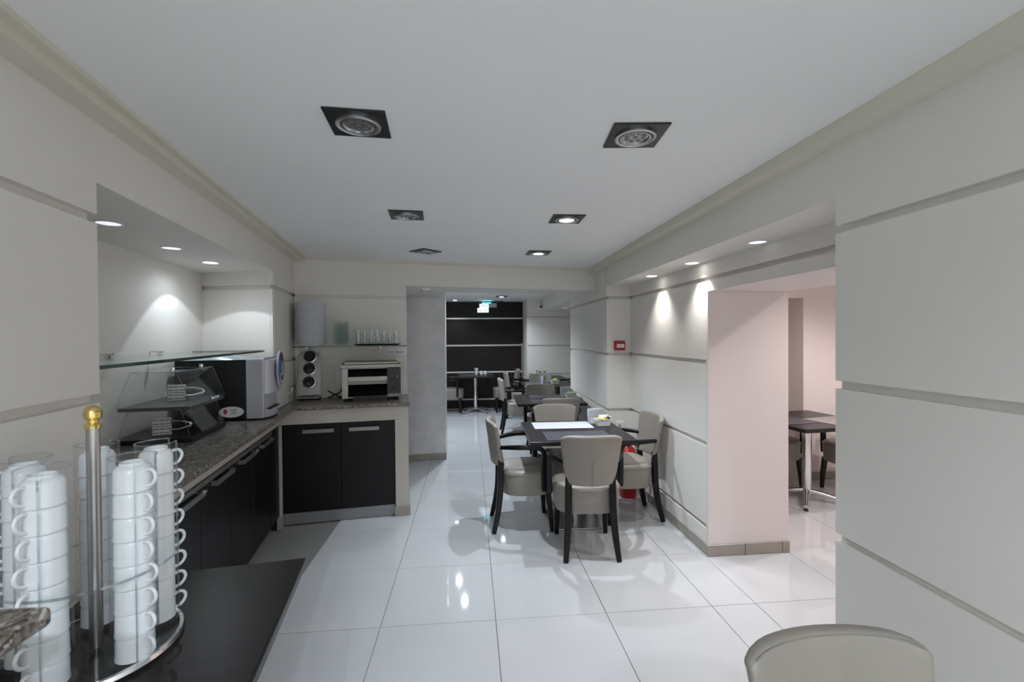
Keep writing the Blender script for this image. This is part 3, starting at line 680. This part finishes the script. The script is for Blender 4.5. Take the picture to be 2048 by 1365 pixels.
# rounded front with drink panel, spout recess and drip tray
m_ = MB(); pts = []
for k in range(9):
    a = -math.pi/2+math.pi*k/8; pts.append((s0+.165+.155*math.sin(a), .0305+.052*math.cos(a)))
MB().prism([B(p[0], p[1]) for p in pts][::-1], 1.13, 1.36).build('front_bulge', 'silver', cm, smooth=50)
MB().prism([B(p[0], p[1]-.02 if p[1] > .05 else p[1]) for p in pts][::-1], WT+.012, 1.02).build('drip_tray', 'greyplastic', cm, smooth=50)
MB().prism(Bpoly(s0+.03, s0+.30, .0303, .034), 1.02, 1.13).build('spout_recess', 'greyplastic', cm)
MB().prism(Bpoly(s0+.05, s0+.28, .0305, .06), 1.0205, 1.026).build('drip_grid', 'black', cm)
n2 = Vector((BT.x, BT.y, 0)); x2 = Vector((BS.x, BS.y, 0))
bc = B(s0+.165, .088, 1.285)
def oval(c, rx, rz_, m, parent, name, off, ax, nn, th=.002):
    c = Vector(c); ax = Vector(ax); nn = Vector(nn).normalized(); r1 = []; r2 = []
    for k in range(28):
        a = 2*math.pi*k/28; p = c+ax*rx*math.cos(a)+Vector((0, 0, rz_*math.sin(a)))
        r1.append(p+nn*off); r2.append(p+nn*(off+th))
    return MB().loft([r1, r2]).build(name, m, parent)
dp = oval(bc, .085, .13, 'greyplastic', cm, 'drink_panel', 0, x2, n2, .012)
oval(bc-Vector((0, 0, -.01)), .075, .112, 'blue', dp, 'print', .0121, x2, n2, .001)
oval(bc+Vector((0, 0, .085)), .045, .028, 'brown', dp, 'print', .0132, x2, n2, .001)
oval(bc+Vector((0, 0, -.06))+x2*.01, .04, .035, 'paper', dp, 'print', .0132, x2, n2, .001)
oval(bc+Vector((0, 0, -.06))+x2*.01, .028, .022, 'brown', dp, 'print', .0143, x2, n2, .001)
oval(bc+Vector((0, 0, .0))+x2*.03, .012, .05, 'yellow', dp, 'print', .0132, x2, n2, .001)
# oval sticker on the black side (faces the viewer)
nS = -x2; sc_ = B(s0, -.165, WT+.062)
stk = oval(sc_, .075, .036, 'plastic', cm, 'oval_sticker', .0005, n2, nS, .0015)
oval(Vector(sc_)-n2*.036+Vector((0, 0, .004)), .011, .016, 'darkred', stk, 'parrot_mark', .0021, n2, nS, .0008)
for k, wdt in enumerate((.042, .026, .036)):
    MB().obox(Vector(sc_)+n2*.014+Vector((0, 0, .014-.012*k))+nS*.0024, (wdt, .0008, .0042), math.atan2(n2.y, n2.x)).build('print_line', 'ink', stk)

# ------------------------------------------------------------------ cutlery cup and cutlery stand
cc = P(577, 806, WT)
cu_ = thing('cutlery_cup', 'glass cup full of teaspoons in the worktop corner', 'cup', (cc.x, cc.y, WT+.0005))
MB().lathe([(0, 0), (.034, 0), (.040, .095), (.037, .095), (.031, .004), (0, .004)], 20).build('cup', 'clearglass', cu_, smooth=40)
for k in range(7):
    a = k*.9; c, s_ = math.cos(a), math.sin(a)
    sp = thing('teaspoon', 'steel teaspoon standing in the cutlery cup, '+('leaning right', 'leaning back right', 'leaning back', 'leaning back left', 'leaning left', 'leaning forward left', 'leaning forward')[k], 'spoon', (cc.x, cc.y, WT+.006), a, 'teaspoons in the cutlery cup')
    MB().tube([(.006, 0, 0), (.02, 0, .06), (.038, 0, .115)], .0025, 6).build('handle', 'chrome', sp)
    MB().lathe([(0, -.003), (.012, -.001), (.016, .003), (.014, .004), (0, .001)], 12, c=(.044, 0, .130), sy=.75).build('bowl', 'chrome', sp, smooth=60)
hp = P(618, 800, WT)
hs = thing('cutlery_stand', 'steel stand with three tilted cutlery cylinders beside the toaster', 'cutlery holder', (hp.x, hp.y+.02, WT), R(9))
tilt = R(15)
m_ = MB(); m_.box(-.085, .085, -.06, .11, .0, .012)
m_.build('base', 'steel', hs, bevel=.003, loc=(0, 0, .012))
for x in (-.07, .07):
    for y in (-.045, .09): MB().lathe([(0, .0005), (.012, .0005), (.012, .012), (0, .012)], 10, c=(x, y, 0)).build('foot', 'rubber', hs)
def tl(x, y, z): return Vector((x, y*math.cos(tilt)+z*math.sin(tilt), -y*math.sin(tilt)+z*math.cos(tilt)+.03))
ring = lambda y, pts: [tl(p[0], y, p[1]) for p in pts]
sil = [(-.10, .0), (.10, .0), (.092, .34), (.075, .385), (-.075, .385), (-.092, .34)]
fr = MB().loft([ring(-.055, sil), ring(-.050, sil)]).build('front_plate', 'steel', hs, bevel=.002)
for k, zc in enumerate((.115, .235, .345)):
    cyl = MB(); n = 22; r0, r1 = .052, .047
    rr = []
    for (r, y) in ((r0, -.058), (r0+.003, -.072), (r0-.002, -.074), (r1, -.058), (r1, .02)):
        rr.append([tl(r*math.cos(2*math.pi*i/n), y, zc+r*math.sin(2*math.pi*i/n)) for i in range(n)])
    cyl.loft(rr, False).build('cylinder', 'chrome', hs, smooth=40)
    MB().loft([[tl(.0465*math.cos(2*math.pi*i/n), y, zc+.0465*math.sin(2*math.pi*i/n)) for i in range(n)] for y in (-.0562, -.0553)]).build('shade_disc', 'black', hs)  # black disc stands in for the shade inside the cylinder
    if k < 2:
        for i in range(26 if k == 0 else 12):
            a, r = random.uniform(-2.9, -.25), random.uniform(.012, .042)
            x, z_ = r*math.cos(a), r*math.sin(a)
            MB().lathe([(0, 0), (.0028, 0), (.0028, .004), (0, .004)], 6, c=tuple(tl(x, -.0590, zc+z_))).build('cutlery_end', 'chrome', hs)
for x in (-.06, .06): MB().tube([tl(x, -.05, .30), (x, .10, .02)], .006, 8).build('strut', 'steel', hs)

# ------------------------------------------------------------------ toaster
PX = (pB-pA).normalized(); protz = math.atan2(PX.y, PX.x)
def Q(x, y, z): p = pA+PX*x+nP*y; return Vector((p.x, p.y, z))     # x along the partition, y out of it
def qbox(x0, x1, y0, y1, z0, z1): return MB().prism([Q(x0, y0, 0)[:2], Q(x1, y0, 0)[:2], Q(x1, y1, 0)[:2], Q(x0, y1, 0)[:2]], z0, z1)
to = thing('conveyor_toaster', 'steel conveyor toaster with black control strip on the granite worktop', 'toaster')
X0, X1, Y0, Y1, Z0, Z1 = .405, .890, .045, .40, WT+.03, 1.285
qbox(X0, X0+.05, Y0, Y1, Z0, Z1-.04).build('left_side', 'toaststeel', to, bevel=.002)
qbox(X1-.115, X1, Y0, Y1, Z0, Z1-.04).build('right_side', 'darksteel', to, bevel=.002)
qbox(X0-.008, X1+.006, Y0-.008, Y1+.01, Z1-.04, Z1-.012).build('top_cover', 'toaststeel', to, bevel=.003)
qbox(X0+.02, X1-.02, Y0, Y1-.03, Z1-.012, Z1+.008).build('warming_rack', 'toaststeel', to, bevel=.003)
qbox(X0+.05, X1-.115, Y0, Y0+.01, Z0, Z1-.04).build('back_panel', 'black', to)
qbox(X0+.05, X1-.115, Y0+.01, Y1-.01, Z0, Z0+.012).build('floor_panel', 'darksteel', to)
MB().loft([[Q(X0+.05, Y1-.10, 1.205), Q(X1-.115, Y1-.10, 1.205), Q(X1-.115, Y1-.10, 1.243), Q(X0+.05, Y1-.10, 1.243)], [Q(X0+.05, Y1-.02, 1.235), Q(X1-.115, Y1-.02, 1.235), Q(X1-.115, Y1-.02, 1.243), Q(X0+.05, Y1-.02, 1.243)]]).build('feed_lip', 'darksteel', to)
qbox(X0+.05, X1-.115, Y1-.035, Y1+.002, 1.132, 1.170).build('front_bar', 'toaststeel', to, bevel=.002)
qbox(X0+.05, X1-.115, Y1-.05, Y1-.036, 1.100, 1.134).build('heat_shield', 'darksteel', to)
for x in (X0+.085, X1-.15): MB().lathe([(0, 0), (.005, 0), (.005, .003), (0, .003)], 8, c=tuple(Q(x, Y1+.004, 1.151))).build('screw', 'chrome', to)
MB().loft([[Q(X0+.052, Y0+.02, 1.10), Q(X1-.117, Y0+.02, 1.10), Q(X1-.117, Y0+.025, 1.10), Q(X0+.052, Y0+.025, 1.10)], [Q(X0+.052, Y1-.03, Z0+.03), Q(X1-.117, Y1-.03, Z0+.03), Q(X1-.117, Y1-.025, Z0+.03), Q(X0+.052, Y1-.025, Z0+.03)]]).build('chute', 'darksteel', to)
cp = qbox(X1-.112, X1-.004, Y1+.0002, Y1+.006, Z0+.03, Z1-.042).build('control_panel', 'blackplastic', to)
for z in (1.115, 1.05):
    MB().tube([Q(X1-.058, Y1+.006, z), Q(X1-.058, Y1+.028, z)], .019, 14).build('knob', 'blackplastic', cp)
MB().tube([Q(X1-.03, Y1+.006, 1.165), Q(X1-.03, Y1+.010, 1.165)], .008, 10).build('indicator', 'green', cp)
MB().loft([[Q(X0+.09, Y1+.055, WT+.006), Q(X0+.365, Y1+.055, WT+.006), Q(X0+.365, Y1+.058, WT+.006), Q(X0+.09, Y1+.058, WT+.006)], [Q(X0+.09, Y1+.078, WT+.058), Q(X0+.365, Y1+.078, WT+.058), Q(X0+.365, Y1+.081, WT+.058), Q(X0+.09, Y1+.081, WT+.058)]]).build('tray_front', 'toaststeel', to)
qbox(X0+.09, X0+.365, Y1-.04, Y1+.055, WT+.004, WT+.007).build('crumb_tray', 'toaststeel', to)
for x in (X0+.03, X1-.03):
    for y in (Y0+.03, Y1-.03): MB().lathe([(0, .0003), (.016, .0003), (.016, .0298), (0, .0298)], 12, c=tuple(Q(x, y, WT))).build('foot', 'rubber', to)
MB().tube([Q(.404, .10, 1.06), Q(.395, .08, 1.045), Q(.38, .06, 1.01), Q(.33, .06, .985), Q(.30, .05, .966), Q(.27, .04, .963)], .006, 7).build('power_cord', 'rubber', to, smooth=60)
MB().tube([Q(.27, .02, 1.02), Q(.33, .03, .985), Q(.37, .06, .9645), Q(.403, .09, .9645)], .006, 7).build('power_cord', 'rubber', to, smooth=60)
sk = tag(qbox(.335, .400, .0004, .010, 1.055, 1.205).build('wall_socket', 'plastic', bevel=.004), 'white double wall socket half hidden left of the toaster', 'socket')

# ------------------------------------------------------------------ glass shelf on the partition with crockery
g2 = thing('glass_shelf', 'short glass shelf on the partition carrying plates, bowls and glasses', 'shelf', (0, 0, 0), 0, 'glass shelves')
ZS = 1.428
qbox(.012, .955, .015, .290, ZS-.005, ZS+.004).build('pane', 'greenglass', g2)
qbox(.012, .955, .2902, .2935, ZS-.0055, ZS+.0045).build('front_edge', 'glassedge', g2)
for x in (.12, .73): 
    qbox(x-.006, x+.006, .0003, .20, ZS-.018, ZS-.0056).build('bracket', 'alu', g2); qbox(x-.007, x+.007, .0003, .010, ZS-.085, ZS-.018).build('bracket_foot', 'handle', g2)
ZT = ZS+.0046
pl = P(600, 690, 1.43)
pcx = Q(.148, .150, 0)
plate = MB().lathe([(0, .0), (.082, .0), (.086, .002), (.120, .014), (.129, .0185), (.129, .0205), (.118, .0175), (.084, .0055), (0, .004)], 36).build('plate', 'china', smooth=40)
NPL = 29
for k in range(NPL):
    o = plate if k == 0 else plate.copy()
    if k: C.objects.link(o)
    o.location = (pcx.x+random.uniform(-.002, .002), pcx.y+random.uniform(-.002, .002), ZT+k*.0128)
    tag(o, 'top white plate of the tall plate stack' if k == NPL-1 else ('bottom white plate resting on the glass shelf' if k == 0 else ORD[NPL-1-k]+' white plate from the top of the tall plate stack'), 'plate', 'stacked white plates')
bx = Q(.395, .150, 0)
def scal(r, z, n=32): return [Vector((r*(1+.035*math.cos(8*2*math.pi*k/n))*math.cos(2*math.pi*k/n), r*(1+.035*math.cos(8*2*math.pi*k/n))*math.sin(2*math.pi*k/n), z)) for k in range(n)]
bowl = MB().loft([scal(.04, .0), scal(.048, .002), scal(.066, .028), scal(.072, .040), scal(.0735, .042), scal(.0725, .043), scal(.068, .040), scal(.060, .026), scal(.044, .006), scal(.02, .005)]).build('glass_bowl', 'bowlglass', smooth=50)
for k in range(11):
    o = bowl if k == 0 else bowl.copy()
    if k: C.objects.link(o)
    o.location = (bx.x, bx.y, ZT+k*.0175)
    tag(o, 'top glass bowl of the stack between plates and tumblers' if k == 10 else ORD[10-k]+' glass bowl from the top of the stack beside the plates', 'bowl', 'stacked glass bowls')
tr = MB(); ty0, ty1, tx0, tx1 = .07, .275, .500, .905
ti = [Q(tx0+.03, ty0+.02, 0), Q(tx1-.03, ty0+.02, 0), Q(tx1-.03, ty1-.02, 0), Q(tx0+.03, ty1-.02, 0)]
tou = [Q(tx0, ty0, 0), Q(tx1, ty0, 0), Q(tx1, ty1, 0), Q(tx0, ty1, 0)]
rg = lambda pts, z: [Vector((p.x, p.y, z)) for p in pts]
tag(tr.loft([rg(ti, ZT), rg(tou, ZT+.012), rg(tou, ZT+.014), rg(ti, ZT+.004)]).build('serving_tray', 'blackplastic'), 'black tray under the tumblers on the glass shelf', 'tray')
tum = MB().lathe([(0, .0), (.021, .0), (.0265, .075), (.0245, .075), (.0195, .005), (0, .005)], 16).build('glass_tumbler', 'clearglass', smooth=40)
first = True
for row in range(3):
    for layer in range(3):
        for i in range(7-(row % 2)):
            o = tum if first else tum.copy()
            if not first: C.objects.link(o)
            first = False
            p = Q(.540+.0545*i+.027*(row % 2), .225-.050*row, ZT+.0045+layer*.0375); o.location = p; o.scale = (1, 1, .75)
            tag(o, 'clear tumbler, '+ORD[i]+' from the left in the '+('front', 'middle', 'back')[row]+' row, '+('bottom', 'middle', 'top')[layer]+' layer on the tray', 'glass', ('bottom tumblers', 'middle tumblers', 'top tumblers')[layer])
sg = thing('paper_sign', 'white paper sign reading ONLY BREAD above the toaster', 'sign')
qbox(.795, .968, .0004, .002, 1.336, 1.385).build('sheet', 'signpaper', sg)
text('ONLY BREAD', .0262, 'navy', sg, face_matrix(Q(.8815, .0026, 1.362), (PX.x, PX.y, 0), (nP.x, nP.y, 0)), bold=True)
qbox(.808, .956, .0022, .0028, 1.3445, 1.3465).build('underline', 'navy', sg)

# ------------------------------------------------------------------ small fixtures
sd = P(851, 577, SOF)
sm = thing('smoke_detector', 'white smoke detector under the beam beside the pillar', 'smoke detector', (sd.x, sd.y, SOF))
MB().lathe([(0, -.0005), (.050, -.0005), (.050, -.012), (.040, -.030), (.024, -.040), (0, -.042)], 24).build('body', 'plastic', sm, smooth=40)
for k in range(10):
    a = k*math.pi/5; MB().obox((.0385*math.cos(a), .0385*math.sin(a), -.0315), (.004, .012, .008), a).build('slot', 'black', sm)
dv = P(1046, 581, SOF); tag(MB().lathe([(0, -.0004), (.085, -.0004), (.085, -.004), (.075, -.007), (0, -.007)], 28).build('ceiling_speaker', 'wall', loc=(dv.x, dv.y, SOF), smooth=40), 'flat round cover under the beam', 'ceiling cover')
fa = thing('fire_alarm_call_point', 'red fire alarm call point on the pale return wall', 'fire alarm', (RX(YN1)+.122, YN1-.0004, 1.405))
MB().box(-.052, .052, -.045, 0, -.047, .047).build('housing', 'redp', fa, bevel=.005)
MB().box(-.034, .040, -.0475, -.0453, -.020, .016).build('break_glass', 'plastic', fa)
for k in range(3): MB().box(-.016+.014*k-.004, -.016+.014*k+.004, -.0486, -.0477, -.004, .004).build('print', 'ink', fa)
MB().lathe([(0, 0), (.006, 0), (0, .006)], 8, c=(.008, -.046, .030)).build('indicator', 'paper', fa)
so = thing('wall_socket', 'white wall socket low on the return wall behind the napkins', 'socket', (RX(YN1)+.125, YN1-.0004, .60))
MB().box(-.042, .042, -.010, 0, -.042, .042).build('frame', 'plastic', so, bevel=.003)
m_ = MB().tube([(0, -.0102, 0), (0, -.0112, 0)], .020, 18); m_.build('socket_well', 'greyplastic', so)
for x in (-.009, .009): MB().tube([(x, -.0113, 0), (x, -.0119, 0)], .003, 8).build('pin_hole', 'black', so)
fe = thing('fire_extinguisher', 'red fire extinguisher on the floor behind the right armchair', 'fire extinguisher', (1.455, 4.13, 0))
MB().lathe([(0, .001), (.070, .001), (.078, .012), (.080, .40), (.070, .445), (.035, .475), (.026, .49), (0, .49)], 28).build('cylinder', 'red', fe, smooth=40)
MB().lathe([(.0802, .26), (.0808, .26), (.0808, .36), (.0802, .36)], 28, closed=True).build('label_band', 'plastic', fe, smooth=40)
MB().lathe([(0, .49), (.022, .49), (.022, .525), (0, .525)], 14).build('valve', 'blackplastic', fe)
MB().lathe([(.0265, .4875), (.040, .4875), (.040, .4985), (.0265, .4985)], 18, closed=True).build('collar_tag', 'purple', fe)
MB().box(-.012, .012, -.10, .02, .5252, .54).build('lever', 'blackplastic', fe, bevel=.003)
MB().tube([(.02, 0, .51), (.075, -.02, .48), (.098, -.03, .38), (.099, -.03, .2)], .009, 8).build('hose', 'rubber', fe, smooth=60)
cv = thing('security_camera', 'small white security camera on the end wall below the ceiling', 'security camera', (1.38, 8.82-.0004, 2.085))
MB().tube([(0, 0, .045), (0, -.05, .045), (-.01, -.07, .02)], .010, 8).build('arm', 'plastic', cv)
MB().tube([(0, -.03, .0), (-.02, -.13, -.012)], .034, 14).build('housing', 'plastic', cv, smooth=40)
MB().tube([(-.02, -.1302, -.012), (-.0215, -.137, -.013)], .024, 14).build('lens', 'black', cv)
ex = thing('exit_sign', 'glowing exit sign hanging under the far ceiling', 'exit sign', (.355-.06, 9.33, 2.10), R(-4))
MB().box(-.11, .25, -.03, .06, .0, .085).build('housing', 'greyplastic', ex, bevel=.006)
MB().box(-.05, .13, -.01, .04, .086, .098).build('upper_light', 'cyan', ex)
for x in (-.04, .12): MB().tube([(x, .015, .098), (x, .015, CEIL-2.10-.0005)], .004, 6).build('rod', 'alu', ex)
e1_ = MB().box(-.10, .085, -.0365, -.0305, -.012, .068).build('panel', 'exitpanel', ex)
e2_ = MB().box(-.145, .085, -.0365, -.0305, -.105, -.0125).build('panel', 'exitpanel', ex)
def arrow(par, x, z, s_, d):
    MB().add([(x-d*s_, -.0372, z), (x, -.0372, z+s_*.9), (x, -.0372, z+s_*.4), (x+d*s_*1.3, -.0372, z+s_*.4), (x+d*s_*1.3, -.0372, z-s_*.4), (x, -.0372, z-s_*.4), (x, -.0372, z-s_*.9)], [(0, 1, 2, 3, 4, 5, 6)]).build('arrow', 'exitgreen', par)
arrow(e1_, -.06, .03, .014, 1); arrow(e2_, -.09, -.06, .016, 1); arrow(e1_, .055, .03, .014, -1)
for par, xs, z in ((e1_, 0, .03), (e2_, .02, -.06)):      # running figure
    MB().lathe([(0, 0), (.006, 0), (.006, .001), (0, .001)], 10, c=(xs, -.0372, z+.024)).build('figure', 'exitgreen', par)
    MB().obox((xs, -.0372, z+.004), (.010, .001, .026), 0).obox((xs-.008, -.0372, z-.014), (.008, .001, .02), 0).obox((xs+.010, -.0372, z-.014), (.008, .001, .02), 0).build('figure', 'exitgreen', par)

# ------------------------------------------------------------------ foreground: table, granite bar top, cup stand
tf = P(612, 1115, H); fb = thing('side_table', 'dark wooden table under the cup stand in the foreground', 'table', (tf.x, tf.y, 0), BROT)
MB().box(-.60, 0, -1.25, 0, H-.036, H).build('tabletop', 'tabletop', fb, bevel=.006)
for y in (-.95, -.30):
    MB().box(-.335, -.265, y-.035, y+.035, .016, H-.036).build('column', 'blackwood', fb, bevel=.003)
    MB().box(-.50, -.10, y-.05, y+.05, .001, .016).build('foot', 'blackwood', fb, bevel=.003)
bt = P(108, 1209, 1.13)
gb = thing('granite_shelf', 'brown granite bar top corner jutting in at the lower left', 'worktop', (bt.x, bt.y, 1.13), R(-1))
MB().box(-.40, 0, -.75, 0, -.028, 0).build('slab', 'granite', gb, bevel=.008, seg=3)
MB().box(-.40, -.30, -.72, -.40, -.20, -.0285).build('bracket', 'darksteel', gb)

CS = (-.925, 1.205)
st = thing('cup_stand', 'clear acrylic carousel with chrome rim and brass knob on the foreground table', 'cup stand', (CS[0], CS[1], H))
MB().lathe([(0, .001), (.166, .001), (.166, .013), (0, .013)], 56).build('base_disc', 'acrylic', st, smooth=40)
MB().lathe([(.1665, .0008), (.175, .0008), (.178, .008), (.175, .017), (.1665, .017)], 64, closed=True).build('chrome_rim', 'chrome', st, smooth=40)
MB().lathe([(0, .013), (.0135, .013), (.0135, .552), (0, .552)], 20).build('pole', 'steel', st, smooth=40)
MB().lathe([(0, .552), (.0165, .552), (.018, .560), (.012, .566), (.012, .572), (.018, .578), (.0185, .590), (.016, .600), (.010, .607), (0, .609)], 20).build('knob', 'gold', st, smooth=40)
angs = [-92, -20, 52, 124, 196]; RR, TR = .128, .0465
dz0, dz1 = .016, .49
lab = ('in the nearest acrylic tube', 'in the acrylic tube right of the pole', 'in the rightmost acrylic tube with handles to the right', 'in the acrylic tube behind the pole', 'in the leftmost acrylic tube')
MB().lathe([(.030, .216), (.168, .216), (.168, .221), (.030, .221)], 56, closed=True).build('middle_disc', 'acrylic', st, smooth=40)
MB().lathe([(.168, .2155), (.1695, .2155), (.1695, .2215), (.168, .2215)], 56, closed=True).build('disc_edge', 'acredge', st, smooth=40)
cup = thing('coffee_cup', 'x', 'cup', (0, 0, 0))
# cups stand upside down and nest into each other
MB().lathe([(0, .0605), (.0215, .0605), (.0220, .0665), (.0255, .0665), (.0265, .0600), (.0320, .0570), (.0362, .0510), (.0380, .0430), (.0384, .008), (.0394, .004), (.0394, .0), (.0362, .0005), (.0352, .040), (.031, .052), (0, .056)], 36).build('body', 'china', cup, smooth=50)
MB().tube([(.0365, 0, .046), (.047, 0, .0495), (.0575, 0, .046), (.063, 0, .035), (.0605, 0, .023), (.051, 0, .013), (.0375, 0, .010)], .0042, 8, up=(0, 1, 0), sm=3).build('handle', 'china', cup, smooth=60)
NC = 8; used = False
for k, a_ in enumerate(angs):
    a = R(a_); cx, cy = RR*math.cos(a), RR*math.sin(a)
    g = R(32)
    MB().lathe([(TR-.0025, dz0), (TR, dz0), (TR, dz1), (TR-.0025, dz1)], 40, c=(cx, cy, 0), a0=a+g, a1=a+2*math.pi-g, closed=True).build('tube', 'acrylic', st, smooth=40)
    for sgn in (1, -1):
        e = a+sgn*g; MB().box(-.0018, .0018, -.0018, .0018, dz0, dz1).build('tube_edge', 'acredge', st, loc=(cx+(TR-.001)*math.cos(e), cy+(TR-.001)*math.sin(e), 0), rz=e)
    MB().lathe([(TR-.003, dz1), (TR+.0005, dz1), (TR+.0005, dz1+.0025), (TR-.003, dz1+.0025)], 40, c=(cx, cy, 0), a0=a+g, a1=a+2*math.pi-g, closed=True).build('tube_rim', 'acredge', st)
    MB().lathe([(0, .0132), (TR+.004, .0132), (TR+.004, .0158), (0, .0158)], 32, c=(cx, cy, 0)).build('tube_seat', 'acrylic', st, smooth=40)
    for j in range(NC):
        L = (ORD[NC-1-j]+' white cup from the top ' if j < NC-1 else 'topmost white cup ')+lab[k]
        loc = (CS[0]+cx, CS[1]+cy, H+.0165+j*.0565); rz = a+random.uniform(-.10, .10)
        if not used:
            cup.location = loc; cup.rotation_euler[2] = rz; cup['label'] = L; cup['group'] = 'cups '+lab[k]; used = True
        else: dup(cup, loc, rz, L, 'cups '+lab[k])
